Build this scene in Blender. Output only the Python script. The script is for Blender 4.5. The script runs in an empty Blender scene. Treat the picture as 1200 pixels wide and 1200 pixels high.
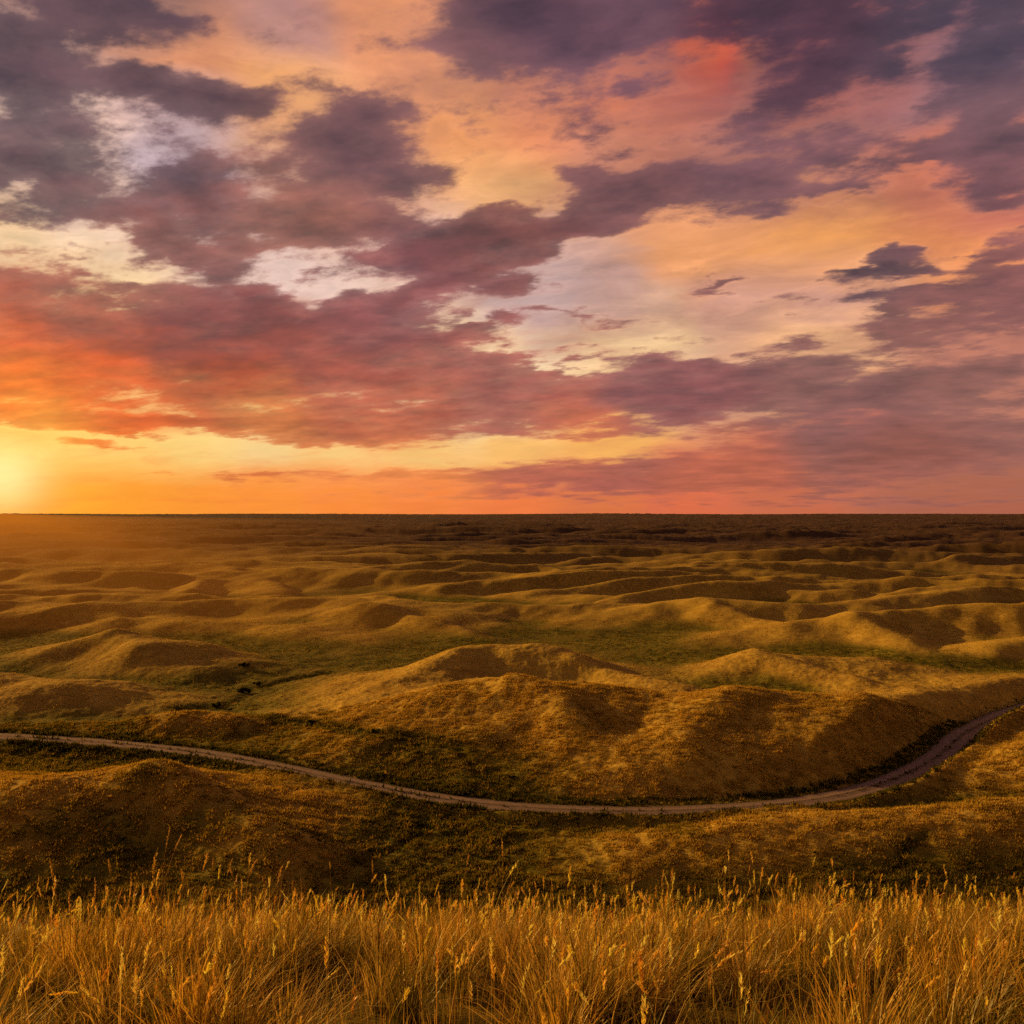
import bpy, math
import numpy as np

D2R = math.pi / 180.0
FOC = 1039.0            # focal length of the photograph in its own pixels (1200 wide)
HZ = 602.0              # its horizon row
SUN_AZ, SUN_EL = -60.0, 13.0

scene = bpy.context.scene
col = scene.collection


def lin(c):
    """sRGB 0-255 -> linear"""
    out = []
    for v in c:
        v = v / 255.0
        out.append(v / 12.92 if v <= 0.04045 else ((v + 0.055) / 1.055) ** 2.4)
    return tuple(out)


def azel(px, py):
    """direction of a spot in the photograph, as azimuth and elevation in degrees"""
    az = math.atan((px - 600.0) / FOC)
    el = math.atan((HZ - py) / FOC * math.cos(az))
    return az / D2R, el / D2R


# ------------------------------------------------------------------ node helper
class NT:
    def __init__(self, tree):
        self.t = tree
        self.n = tree.nodes
        self.l = tree.links

    def node(self, kind, **kw):
        nd = self.n.new(kind)
        for k, v in kw.items():
            setattr(nd, k, v)
        return nd

    def put(self, sock, v):
        if isinstance(v, bpy.types.NodeSocket):
            self.l.new(v, sock)
        elif v is not None:
            if hasattr(sock.default_value, '__len__') and not hasattr(v, '__len__'):
                v = (v, v, v)
            if sock.type == 'RGBA' and len(v) == 3:
                v = (*v, 1.0)
            sock.default_value = v

    def m(self, op, a, b=None, c=None, clamp=False):
        nd = self.n.new('ShaderNodeMath')
        nd.operation = op
        nd.use_clamp = clamp
        for s, v in zip(nd.inputs, (a, b, c)):
            if v is not None:
                self.put(s, v)
        return nd.outputs[0]

    def v(self, op, a, b=None, c=None, scale=None):
        nd = self.n.new('ShaderNodeVectorMath')
        nd.operation = op
        for s, x in zip(nd.inputs, (a, b, c)):
            if x is not None:
                self.put(s, x)
        if scale is not None:
            self.put(nd.inputs['Scale'], scale)
        return nd.outputs['Value'] if op in ('DOT_PRODUCT', 'DISTANCE', 'LENGTH') else nd.outputs['Vector']

    def mul(self, a, b): return self.m('MULTIPLY', a, b)
    def add(self, a, b): return self.m('ADD', a, b)
    def sub(self, a, b): return self.m('SUBTRACT', a, b)
    def mad(self, a, b, c): return self.m('MULTIPLY_ADD', a, b, c)

    def smooth(self, x, lo, hi, a=0.0, b=1.0):
        nd = self.n.new('ShaderNodeMapRange')
        nd.interpolation_type = 'SMOOTHSTEP'
        for i, v in enumerate((x, lo, hi, a, b)):
            self.put(nd.inputs[i], v)
        return nd.outputs[0]

    def ramp(self, x, lo, hi, a=0.0, b=1.0):
        nd = self.n.new('ShaderNodeMapRange')
        for i, v in enumerate((x, lo, hi, a, b)):
            self.put(nd.inputs[i], v)
        return nd.outputs[0]

    def mix(self, f, a, b, mode='MIX'):
        nd = self.n.new('ShaderNodeMix')
        nd.data_type = 'RGBA'
        nd.blend_type = mode
        nd.clamp_factor = True
        self.put(nd.inputs[0], f)
        self.put(nd.inputs[6], a)
        self.put(nd.inputs[7], b)
        return nd.outputs[2]

    def noise(self, vec, scale, detail=4.0, rough=0.5, lac=2.0, dist=0.0, color=False, dims='3D'):
        nd = self.n.new('ShaderNodeTexNoise')
        nd.noise_dimensions = dims
        self.put(nd.inputs['Vector'], vec)
        nd.inputs['Scale'].default_value = scale
        nd.inputs['Detail'].default_value = detail
        nd.inputs['Roughness'].default_value = rough
        nd.inputs['Lacunarity'].default_value = lac
        nd.inputs['Distortion'].default_value = dist
        return nd.outputs['Color'] if color else nd.outputs['Fac']

    def xyz(self, x, y, z):
        nd = self.n.new('ShaderNodeCombineXYZ')
        for s, v in zip(nd.inputs, (x, y, z)):
            self.put(s, v)
        return nd.outputs[0]

    def sep(self, vec):
        nd = self.n.new('ShaderNodeSeparateXYZ')
        self.put(nd.inputs[0], vec)
        return nd.outputs

# ------------------------------------------------------------------ sky (world)
# colours of the clear air and thin high cloud, and of the low cloud, at spots of the sky
SKY_AIR = [
    (-80, 560, 254, 190, 60), (0, 575, 254, 180, 46), (0, 530, 254, 206, 100), (80, 530, 253, 208, 112), (80, 575, 254, 168, 42), (160, 530, 253, 208, 118), (160, 578, 253, 156, 42), (230, 528, 252, 210, 130), (230, 578, 252, 150, 50), (400, 578, 250, 140, 60), (400, 525, 251, 206, 135), (600, 580, 240, 124, 70), (600, 525, 250, 190, 112), (800, 580, 222, 110, 78), (-60, 592, 254, 165, 25), (40, 592, 254, 160, 26), (300, 520, 252, 214, 150), (300, 578, 252, 146, 56), (500, 522, 250, 200, 125),
    (500, 578, 245, 132, 66), (700, 520, 250, 182, 100), (700, 585, 222, 118, 74), (900, 560, 202, 108, 80),
    (1150, 560, 172, 102, 86), (1150, 592, 176, 100, 82), (1000, 505, 205, 105, 85), (550, 465, 252, 228, 180),
    (250, 475, 252, 215, 140), (40, 480, 255, 215, 110), (550, 415, 244, 212, 176), (750, 405, 244, 204, 160), (950, 405, 238, 180, 138),
    (1150, 440, 190, 120, 105), (100, 270, 236, 205, 200), (30, 255, 244, 206, 165), (330, 300, 230, 200, 200),
    (230, 190, 200, 182, 205), (320, 215, 215, 170, 155), (480, 300, 226, 192, 188), (620, 342, 198, 166, 172),
    (720, 345, 196, 154, 152), (850, 362, 204, 150, 138), (950, 345, 203, 150, 142), (100, 320, 250, 215, 160),
    (600, 215, 242, 180, 126), (420, 240, 220, 160, 130), (950, 290, 246, 166, 98), (1100, 275, 235, 148, 95),
    (820, 300, 238, 162, 110), (1150, 230, 190, 105, 100), (560, 145, 226, 150, 102), (330, 105, 238, 168, 112),
    (250, 60, 228, 150, 112), (340, 35, 190, 140, 142), (500, 55, 215, 142, 112), (650, 130, 228, 138, 100),
    (720, 170, 208, 136, 118), (860, 165, 168, 108, 106), (1000, 150, 165, 102, 102), (1100, 160, 196, 114, 98),
    (1100, 85, 140, 102, 122), (828, 52, 240, 98, 52), (780, 15, 110, 76, 88), (885, 95, 150, 92, 96), (750, 62, 180, 104, 92), (880, 20, 110, 72, 82), (740, 112, 222, 124, 90), (800, 130, 186, 114, 100), (640, 80, 170, 110, 104), (1000, 95, 150, 96, 106), (940, 130, 168, 104, 100), (950, 65, 160, 78, 80),
    (1010, 45, 172, 96, 100), (200, 5, 150, 110, 112), (60, 190, 236, 200, 190), (450, 35, 238, 156, 108),
]
SKY_CLOUD = [
    (-30, 455, 255, 135, 20), (20, 458, 255, 112, 15), (130, 455, 230, 92, 24), (0, 400, 214, 88, 44), (250, 440, 184, 76, 44),
    (250, 375, 138, 74, 76), (450, 400, 152, 84, 86), (60, 345, 160, 86, 76), (450, 450, 190, 90, 70),
    (300, 490, 216, 120, 65), (50, 490, 250, 160, 50), (600, 440, 168, 90, 86), (760, 455, 146, 84, 92),
    (680, 492, 200, 100, 78), (1000, 460, 140, 92, 94), (1100, 420, 148, 98, 94), (1050, 530, 156, 92, 86),
    (850, 550, 186, 98, 80), (450, 560, 236, 134, 75), (30, 100, 92, 68, 82), (180, 115, 100, 72, 82),
    (50, 205, 108, 78, 86), (110, 5, 92, 68, 82), (425, 160, 118, 80, 90), (330, 250, 150, 95, 86),
    (190, 285, 138, 84, 82), (600, 290, 132, 80, 80), (720, 210, 120, 80, 88), (480, 345, 140, 80, 86),
    (900, 205, 122, 84, 96), (1050, 185, 126, 86, 96), (900, 10, 82, 56, 74), (700, 75, 110, 78, 96),
    (540, 75, 126, 88, 98), (1150, 120, 106, 80, 94), (1160, 15, 74, 64, 84), (845, 335, 130, 86, 88),
    (1035, 330, 102, 74, 88), (1060, 378, 136, 86, 86), (1170, 330, 135, 86, 92), (620, 5, 96, 68, 86),
]
# low clouds: centre x, y, half-length, half-height, tilt (deg, + = falls to the right), strength
CLOUDS = [
    (10, 60, 80, 60, 20, 1.0), (40, 130, 70, 60, 30, .8), (170, 108, 110, 40, 12, 1.0), (255, 130, 70, 22, 10, .9), (30, 205, 105, 34, 14, 1.0),
    (90, 180, 50, 18, 30, .5), (110, -5, 140, 34, 0, 1.0), (430, 168, 90, 38, 12, 1.0), (400, 200, 70, 40, 0, .6), (330, 248, 190, 40, 8, .95),
    (420, 232, 90, 28, 25, .6), (190, 275, 110, 30, 14, .9), (20, 248, 60, 16, 6, .6), (430, 352, 90, 24, -18, 1.05), (540, 305, 110, 36, -18, 1.1), (630, 265, 120, 38, -20, 1.1),
    (700, 220, 60, 34, -20, .6), (770, 225, 100, 30, -12, .8), (670, 200, 30, 18, 0, .6), (880, 245, 110, 26, -14, .6), (890, 195, 120, 30, -10, .8), (1010, 205, 150, 20, -4, .75),
    (1110, 190, 100, 20, 2, .6), (120, 372, 150, 52, 4, 1.0), (290, 372, 150, 36, 4, .9), (250, 425, 300, 46, 3, 1.0), (0, 440, 130, 44, 0, 1.0),
    (400, 390, 130, 32, 0, .9), (520, 394, 110, 15, -4, .9), (470, 440, 190, 30, 2, .8), (640, 428, 80, 11, 0, .8), (10, 335, 50, 30, 10, .8), (60, 318, 40, 9, 4, .6),
    (560, 348, 60, 9, -28, .55), (700, 470, 200, 34, 2, .9), (870, 455, 190, 28, -2, .95), (800, 440, 120, 20, 2, .6), (1110, 440, 150, 36, 2, .85), (1010, 470, 130, 28, 6, .7),
    (845, 335, 42, 12, -6, 1.0), (1035, 329, 58, 15, 8, 1.05), (940, 398, 44, 10, 0, .85), (775, 417, 40, 8, -8, .8), (925, 424, 30, 6, 0, .5),
    (1060, 376, 100, 18, 6, .9), (1165, 308, 70, 14, -14, .85), (1180, 350, 80, 22, 0, .85), (1200, 378, 60, 16, 0, .7),
    (880, 5, 300, 42, 2, .85), (640, 20, 120, 38, 4, .9), (960, 60, 90, 30, 10, .6), (760, 30, 60, 24, 0, .5), (700, 72, 110, 28, -6, .8), (545, 78, 80, 26, 8, .75), (930, 110, 120, 26, -14, .62), (1165, 110, 60, 90, 20, .8), (1060, 100, 50, 40, -30, .5),
    (1190, 195, 70, 36, 10, .8), (1110, 5, 150, 50, 0, .7), (780, 160, 140, 24, -6, .35), (1080, 520, 240, 34, 0, .95), (960, 540, 160, 20, 0, .5), (700, 558, 160, 17, 0, .8), (860, 565, 140, 9, 0, .75),
    (430, 559, 220, 7, 0, .85), (340, 499, 190, 12, 2, 1.0), (90, 520, 60, 5, 1, .8), (520, 486, 120, 10, 0, .8), (210, 490, 130, 12, 2, .95), (50, 494, 130, 11, 2, .95), (450, 514, 100, 7, 2, .85), (120, 504, 70, 6, 2, .9), (360, 519, 36, 5, 0, .8),
    (270, 508, 20, 3, 0, .4), (640, 388, 120, 8, -5, .5), (800, 376, 140, 8, -3, .45), (880, 424, 110, 8, 0, .5), (110, 160, 80, 22, 25, .45), (90, 308, 120, 12, 5, .45), (410, 330, 100, 14, -8, .45), (700, 140, 150, 40, -6, .45), (1010, 140, 200, 40, 0, .3), (310, 40, 140, 40, 0, .42), (520, 115, 120, 26, 0, .4), (630, 55, 150, 60, 0, .55), (350, 480, 250, 24, 2, .5), (1000, 515, 200, 40, 0, .45), (250, 220, 200, 50, 10, .4), (600, 500, 150, 14, 2, .6), (560, 578, 260, 7, 0, .6), (1000, 586, 260, 7, 0, .7), (780, 545, 180, 8, 0, .7), (960, 566, 150, 6, 0, .65),
]


def row_els(rows):
    return [math.atan((HZ - y) / FOC) / D2R for y in rows]


AIR_ROWS = [606, 590, 575, 560, 540, 515, 490, 465, 435, 400, 365, 330, 290, 250, 205, 160, 110, 60, 10, -60]
DENS_ROWS = [600, 590, 581, 573, 565, 557, 549, 540, 531, 522, 513, 504, 495, 485, 475, 463, 450, 437, 424, 411, 398, 385, 372, 358,
             343, 328, 312, 296, 278, 260, 240, 220, 200, 178, 155, 130, 103, 75, 45, 10, -40]


def rbf(pts, sig, A, E):
    """smooth colour field over the sky from the listed spots"""
    num = np.zeros(A.shape + (3,))
    den = np.zeros(A.shape)
    for px, py, cr, cg, cb in pts:
        a_, e_ = azel(px, py)
        k = 1.0 if py < 480 else 2.6
        w = (1 + k * (((A - a_) * 0.62) ** 2 + (E - e_) ** 2) / sig ** 2) ** -3.5
        num += w[..., None] * np.array(lin((cr, cg, cb)))
        den += w
    return num / den[..., None]


def cloud_density(A, E):
    acc = np.zeros(A.shape)
    for cx, cy_, rx, ry, tilt, amp in CLOUDS:
        c0, c1 = azel(cx, cy_)
        ax1, _ = azel(cx + 10, cy_)
        _, ae2 = azel(cx, cy_ - 10)
        rx_, ry_ = rx * (ax1 - c0) / 10, ry * (ae2 - c1) / 10
        a = -tilt * D2R
        ca, sa = math.cos(a), math.sin(a)
        u = ((A - c0) * ca + (E - c1) * sa) / rx_
        v = (-(A - c0) * sa + (E - c1) * ca) / ry_
        acc += (amp * 0.45 ** (u * u + v * v)) ** 2
    return np.minimum(acc ** 0.5, 1.35)


def grid_field(N, az, el, rows, fn, cols, scalar=False):
    """a field over azimuth (colour ramps) and elevation (blends between the ramps)"""
    A0, A1 = -33.0, 33.0
    els = row_els(rows)
    st = np.linspace(0.0, 1.0, cols)
    A, E = np.meshgrid(A0 + st * (A1 - A0), np.array(els))
    V = fn(A, E)
    x = N.m('MULTIPLY_ADD', az, 1 / (A1 - A0), -A0 / (A1 - A0), clamp=True)
    xc = None if scalar else N.xyz(x, x, x)
    cur = None
    for i in range(len(rows)):
        if scalar:
            cv = N.node('ShaderNodeFloatCurve')
            curves, vals = [cv.mapping.curves[0]], [V[i] / 1.5]
            N.put(cv.inputs['Value'], x)
        else:
            cv = N.node('ShaderNodeRGBCurve')
            curves, vals = list(cv.mapping.curves)[:3], [V[i, :, c] for c in range(3)]
            N.put(cv.inputs['Color'], xc)
        for c_, val in zip(curves, vals):
            c_.points[0].location = (0.0, float(val[0]))
            c_.points[1].location = (1.0, float(val[-1]))
            for k in range(1, cols - 1):
                c_.points.new(float(st[k]), float(val[k]))
        cv.mapping.update()
        o = cv.outputs[0]
        if cur is None:
            cur = o
            continue
        f = N.m('MULTIPLY_ADD', el, 1 / (els[i] - els[i - 1]), -els[i - 1] / (els[i] - els[i - 1]), clamp=True)
        if scalar:
            nd = N.node('ShaderNodeMix')
            N.put(nd.inputs[0], f)
            N.put(nd.inputs[2], cur)
            N.put(nd.inputs[3], o)
            cur = nd.outputs[0]
        else:
            cur = N.mix(f, cur, o)
    return N.mul(cur, 1.5) if scalar else cur


def build_sky():
    w = bpy.data.worlds.new("World")
    scene.world = w
    w.use_nodes = True
    t = w.node_tree
    t.nodes.clear()
    N = NT(t)
    tc = N.node('ShaderNodeTexCoord')
    d = tc.outputs['Generated']
    dx, dy, dz = N.sep(d)
    az = N.mul(N.m('ARCTAN2', dx, dy), 1 / D2R)
    el = N.mul(N.m('ARCSINE', dz), 1 / D2R)
    # cloud-deck coordinates: features flatten towards the horizon
    r = N.m('DIVIDE', 1.0, N.add(N.m('MAXIMUM', dz, 0.0), 0.17))
    ux = N.mul(dx, r)
    deck = N.xyz(N.mul(ux, 0.80), N.mad(ux, 0.22, N.mul(dy, r)), N.mul(dz, 1.5))
    flat = N.smooth(el, 1.0, 16.0, 0.16, 1.0)        # vertical warp shrinks near the horizon
    w1 = N.v('SUBTRACT', N.noise(deck, 3.2, 5.0, 0.55, color=True), (0.5, 0.5, 0.5))
    wx, wy, _ = N.sep(w1)
    az_w = N.mad(wx, N.mad(flat, 7.0, 2.0), az)
    el_w = N.mad(wy, N.mul(flat, 9.5), el)

    # ---- low cloud density
    acc = grid_field(N, az_w, el_w, DENS_ROWS, cloud_density, 72, scalar=True)
    # clouds over the rest of the sky, away from the view
    rest = N.smooth(N.m('ABSOLUTE', az), 34.0, 46.0)
    rest = N.m('MAXIMUM', rest, N.smooth(el, 31.0, 42.0))
    acc = N.mad(rest, N.ramp(N.noise(deck, 1.1, 3.0, 0.5), 0.3, 0.7, -0.3, 1.1), acc)

    n1 = N.noise(deck, 6.2, 8.0, 0.58)
    ra = N.noise(deck, 7.0, 6.0, 0.55)
    rb = N.noise(N.v('ADD', deck, (-0.04, 0.03, -0.05)), 7.0, 6.0, 0.55)
    nf = N.noise(deck, 11.0, 7.0, 0.66)
    nv = N.noise(N.v('MULTIPLY', deck, (1.0, 1.0, 1.6)), 3.3, 7.0, 0.6, dist=0.4)
    acc = N.mad(acc, 1.0, 0.0)
    fine = N.mul(N.sub(nf, 0.5), N.mad(flat, 0.66, 0.2))
    dens = N.add(N.mad(N.sub(n1, 0.5), 1.35, acc), fine)
    cov = N.smooth(dens, 0.30, 0.68)
    thick = N.smooth(dens, 0.45, 1.3)
    relief = N.mul(N.sub(rb, ra), N.mad(flat, 1.9, 0.5))
    thin = N.smooth(N.add(N.mad(N.sub(nv, 0.5), 2.6, acc), fine), 0.0, 0.95)

    # ---- colour fields
    w2 = N.v('SUBTRACT', N.noise(deck, 2.4, 6.0, 0.6, color=True), (0.5, 0.5, 0.5))
    hx, hy, _ = N.sep(w2)
    qa = N.mad(hx, N.mul(flat, 9.0), az)
    qe = N.mad(hy, N.mul(flat, 7.0), el)

    air = grid_field(N, qa, qe, AIR_ROWS, lambda A, E: rbf(SKY_AIR, 2.3, A, E), 40)
    cloud = grid_field(N, qa, qe, AIR_ROWS, lambda A, E: rbf(SKY_CLOUD, 2.5, A, E), 40)

    air = N.v('MULTIPLY', air, (1.0, 0.97, 0.84))
    cloud = N.v('MULTIPLY', cloud, (1.0, 0.98, 0.88))
    # thin high cloud: streaky light and dark veils over the clear air
    hi = N.noise(N.v('MULTIPLY', deck, (1.0, 1.0, 2.0)), 4.2, 8.0, 0.62, dist=0.6)
    hi_amt = N.smooth(el, 3.0, 10.0, 0.25, 1.0)
    veil = N.mad(N.sub(hi, 0.5), N.mul(hi_amt, 1.0), 0.96)
    air = N.v('SCALE', air, scale=veil)
    air = N.mix(N.mul(thin, 0.66), air, N.v('SCALE', N.mix(0.35, cloud, air), scale=1.1))
    # lit rims of the low cloud
    rim = N.mul(N.smooth(dens, 0.12, 0.40), N.smooth(dens, 0.66, 0.42))
    air = N.mix(N.mul(rim, N.mul(flat, 0.55)), air, N.v('ADD', N.v('SCALE', air, scale=1.2), (0.07, 0.03, 0.0)))
    # thick bodies: darker cores, warm relief on the lumps facing the sun
    body = N.v('SCALE', cloud, scale=N.mad(thick, -0.26, 1.00))
    body = N.v('MULTIPLY', body, N.v('ADD', (1.0, 1.0, 1.0), N.v('SCALE', (0.75, 0.55, 0.42), scale=relief)))
    sky = N.mix(N.mul(cov, N.mad(thick, 0.12, 0.86)), air, body)

    # out-of-view sky, darker at dusk, dimmed and tinted to set the fill light
    dusk = N.m('MAXIMUM', N.m('MAXIMUM', N.smooth(az, 38.0, 75.0), N.smooth(az, -95.0, -135.0)), N.smooth(el, 33.0, 50.0))
    sky = N.v('MULTIPLY', sky, N.mix(dusk, (1.0, 1.0, 1.0), (0.24, 0.29, 0.25)))
    # glow round the sun, low at the left
    s0, s1 = azel(0, 562)
    sd = N.v('DISTANCE', N.xyz(az, N.mul(el, 1.25), 0.0), (s0, s1 * 1.25, 0.0))
    glow = N.m('POWER', 0.5, N.mul(N.mul(sd, sd), 1 / 4.5))
    glow2 = N.m('POWER', 0.5, N.mul(sd, 1 / 4.0))
    gl = N.v('ADD', N.v('SCALE', (1.0, 0.42, 0.22), scale=N.mul(glow, 0.45)), N.v('SCALE', (1.0, 0.38, 0.03), scale=N.mul(glow2, 0.05)))
    core = N.m('POWER', 0.5, N.mul(N.mul(sd, sd), 1 / 2.6))
    gl = N.v('ADD', gl, N.v('SCALE', (1.0, 0.62, 0.62), scale=N.mul(core, 0.26)))
    sky = N.v('ADD', sky, gl)

    # the physical sky underneath: what little it adds at sunset
    st = N.node('ShaderNodeTexSky', sky_type='NISHITA', sun_disc=False)
    st.sun_elevation = SUN_EL * D2R
    st.sun_rotation = SUN_AZ * D2R
    # below the horizon: dim ground light
    below = N.smooth(el, -0.4, -3.0)
    sky = N.mix(below, sky, (0.05, 0.028, 0.018))

    bg1 = N.node('ShaderNodeBackground')
    N.put(bg1.inputs['Color'], sky)
    bg1.inputs['Strength'].default_value = 1.0
    bg2 = N.node('ShaderNodeBackground')
    N.put(bg2.inputs['Color'], st.outputs[0])
    bg2.inputs['Strength'].default_value = 0.004
    ad = N.node('ShaderNodeAddShader')
    t.links.new(bg1.outputs[0], ad.inputs[0])
    t.links.new(bg2.outputs[0], ad.inputs[1])
    out = N.node('ShaderNodeOutputWorld')
    t.links.new(ad.outputs[0], out.inputs['Surface'])
    w.cycles.sampling_method = 'MANUAL'
    w.cycles.sample_map_resolution = 512


build_sky()

# ------------------------------------------------------------------ noise on arrays
_rng = np.random.default_rng(11)
_ang = _rng.random(512) * 2 * np.pi
_GX, _GY = np.cos(_ang), np.sin(_ang)


def gnoise(x, y, seed=0):
    """gradient noise, about -0.7..0.7"""
    xi = np.floor(x).astype(np.int64)
    yi = np.floor(y).astype(np.int64)
    fx, fy = x - xi, y - yi

    def g(ix, iy, dx, dy):
        h = (ix * 374761393 + iy * 668265263 + seed * 1442695041) & 0xFFFFFFFF
        h = ((h ^ (h >> 13)) * 1274126177) & 0xFFFFFFFF
        h = (h ^ (h >> 16)) & 511
        return _GX[h] * dx + _GY[h] * dy
    u = fx * fx * fx * (fx * (fx * 6 - 15) + 10)
    v = fy * fy * fy * (fy * (fy * 6 - 15) + 10)
    a = g(xi, yi, fx, fy)
    b = g(xi + 1, yi, fx - 1, fy)
    c = g(xi, yi + 1, fx, fy - 1)
    d = g(xi + 1, yi + 1, fx - 1, fy - 1)
    return (a + (b - a) * u) * (1 - v) + (c + (d - c) * u) * v


def fbm(x, y, oct=4, gain=0.5, seed=0):
    s, a = np.zeros(np.shape(x)), 1.0
    for i in range(oct):
        s = s + a * gnoise(x, y, seed + i * 17)
        x, y, a = x * 2.03 + 7.1, y * 2.03 - 3.7, a * gain
    return s


def sstep(x, a, b):
    t = np.clip((x - a) / (b - a), 0.0, 1.0)
    return t * t * (3 - 2 * t)


def spot(px, py, d):
    """a landmark seen at (px, py) in the photograph and judged to stand d metres away -> x, y, z"""
    return ((px - 600.0) / FOC * d, d, -(py - HZ) / FOC * d)


VALLEY = -42.0
ROAD_Z = -41.2

# crest lines of the hills: landmarks along each crest, then the width of the near and far flank
HILLS = [
    ([(-160, 892, 122), (0, 897, 122), (130, 896, 122), (250, 905, 123), (350, 925, 124), (460, 962, 125)], 17, 13),
    ([(600, 1016, 105), (700, 990, 107), (850, 962, 110), (1000, 952, 112), (1200, 945, 113), (1420, 938, 114)], 11, 8),
    ([(1130, 905, 136), (1200, 880, 138), (1290, 865, 140), (1420, 850, 145)], 12, 12),
    ([(330, 866, 170), (410, 822, 176), (490, 797, 180), (600, 787, 178), (720, 796, 172), (850, 811, 167), (950, 820, 165), (1020, 814, 172), (1100, 806, 192), (1250, 790, 215)], 29, 20),
    ([(450, 790, 212), (520, 757, 222), (575, 743, 228), (640, 752, 226), (700, 772, 220), (760, 797, 214)], 24, 15),
    ([(790, 805, 222), (840, 777, 226), (890, 762, 228), (960, 764, 230), (1020, 771, 230), (1110, 788, 228)], 20, 14),
    ([(-160, 786, 200), (0, 787, 200), (80, 794, 200), (160, 808, 198), (225, 832, 195)], 16, 14),
    ([(0, 852, 173), (100, 845, 170), (180, 835, 167), (240, 834, 166), (300, 845, 167), (355, 862, 170)], 8, 10),
    ([(360, 884, 148), (430, 869, 153), (520, 867, 156), (610, 878, 152)], 7, 9),
    ([(10, 768, 248), (80, 749, 252), (160, 742, 252), (230, 752, 248), (305, 780, 240)], 20, 16),
    ([(280, 736, 325), (350, 715, 328), (430, 707, 330), (500, 712, 330), (560, 725, 325), (610, 744, 315)], 22, 26),
    ([(-160, 712, 330), (50, 722, 325), (170, 721, 320), (290, 729, 306), (400, 741, 290)], 14, 18),
    ([(630, 738, 326), (700, 720, 333), (780, 704, 342), (850, 699, 345), (930, 706, 342)], 20, 26),
    ([(780, 750, 280), (900, 735, 286), (1000, 721, 292), (1100, 711, 298), (1260, 698, 305)], 16, 20),
    ([(1090, 772, 252), (1160, 749, 258), (1260, 728, 264)], 13, 16),
    ([(-160, 690, 430), (40, 681, 440), (110, 690, 430), (190, 700, 415)], 26, 26),
    # spurs
    ([(530, 764, 216), (490, 782, 200), (430, 812, 184), (350, 840, 172)], 12, 12),
    ([(600, 796, 174), (660, 828, 160), (705, 874, 144)], 12, 11),
    ([(850, 816, 165), (815, 852, 150), (790, 908, 134)], 12, 11),
    ([(1010, 820, 167), (1000, 860, 150), (975, 908, 134)], 11, 10),
    ([(680, 770, 214), (740, 784, 204), (800, 801, 193), (880, 817, 182)], 12, 10),
    ([(890, 766, 226), (960, 784, 212), (1010, 800, 200)], 9, 8),
    ([(120, 742, 252), (190, 768, 236), (250, 792, 222)], 10, 9),
    ([(430, 709, 328), (520, 730, 304), (600, 752, 282)], 12, 11),
    ([(820, 704, 340), (900, 726, 312), (960, 748, 286)], 12, 11),
    ([(1000, 722, 290), (1060, 744, 270), (1100, 768, 250)], 11, 10),
    ([(200, 900, 122), (280, 935, 114), (330, 975, 106)], 9, 8),
]



def crest_samples():
    out = []
    for pts, wf, wb in HILLS:
        P = np.array([spot(*p) for p in pts])
        L = np.concatenate([[0], np.cumsum(np.hypot(*np.diff(P[:, :2], axis=0).T))])
        n = int(L[-1] / 5.0) + 3
        u = np.linspace(0, L[-1], n)
        S = np.stack([np.interp(u, L, P[:, c]) for c in range(3)], 1)
        for _ in range(6):
            S[1:-1] = 0.25 * S[:-2] + 0.5 * S[1:-1] + 0.25 * S[2:]
        t = np.gradient(S[:, :2], axis=0)
        t /= np.hypot(t[:, 0], t[:, 1])[:, None]
        if P[-1, 0] < P[0, 0]:
            t = -t
        out.append((S, t[:, 1], -t[:, 0], wf, wb, max(1.0, 0.72 * 0.5 * (wf + wb) / 5.0)))
    return out




def far_ridges():
    """the long overlapping ridges of the country beyond, each with its own crest line"""
    g = np.random.default_rng(23)
    out = []
    for _ in range(270):
        d = 300 + 2500 * g.random() ** 1.15
        a = g.uniform(-39, 39) * D2R
        k = (d / 400.0) ** 0.5
        phi = g.normal(10, 12) * D2R
        L, H = g.uniform(130, 340) * k, g.uniform(6.0, 12.0) * (d / 400.0) ** 0.32
        lines = [(d * math.sin(a), d * math.cos(a), phi, L, H)]
        if g.random() < 0.4:         # a spur off towards the near right
            u = g.uniform(-0.25, 0.3) * L
            lines.append((d * math.sin(a) + u * math.cos(phi) + 22 * k, d * math.cos(a) + u * math.sin(phi) - 30 * k, phi - g.uniform(40, 75) * D2R, g.uniform(60, 110) * k, 0.75 * H))
        for x0, y0, ph, ln, hh in lines:
            n = max(9, int(ln / (4.6 * k)))
            u = np.linspace(-0.5, 0.5, n)
            bend = g.uniform(-0.16, 0.16)
            off = ln * (bend * (4 * u * u - 1) + 0.03 * np.sin(u * 9 + g.random() * 6))
            x = x0 + ln * u * math.cos(ph) - off * math.sin(ph)
            y = y0 + ln * u * math.sin(ph) + off * math.cos(ph)
            top = hh * np.cos(np.pi * u) ** 0.75 * (1 + 0.13 * np.sin(u * 8 + g.random() * 6))
            S = np.stack([x, y, VALLEY + top], 1)
            t = np.gradient(S[:, :2], axis=0)
            t /= np.hypot(t[:, 0], t[:, 1])[:, None]
            t = np.where(t[:, :1] < 0, -t, t)
            wf, wb = g.uniform(13, 21) * k, g.uniform(8, 12) * k
            if S[:, 1].min() > 285:
                out.append((S, t[:, 1], -t[:, 0], wf, wb, max(1.0, 0.72 * 0.5 * (wf + wb) / (ln / n))))
    return out


CRESTS = crest_samples() + far_ridges()

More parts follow.
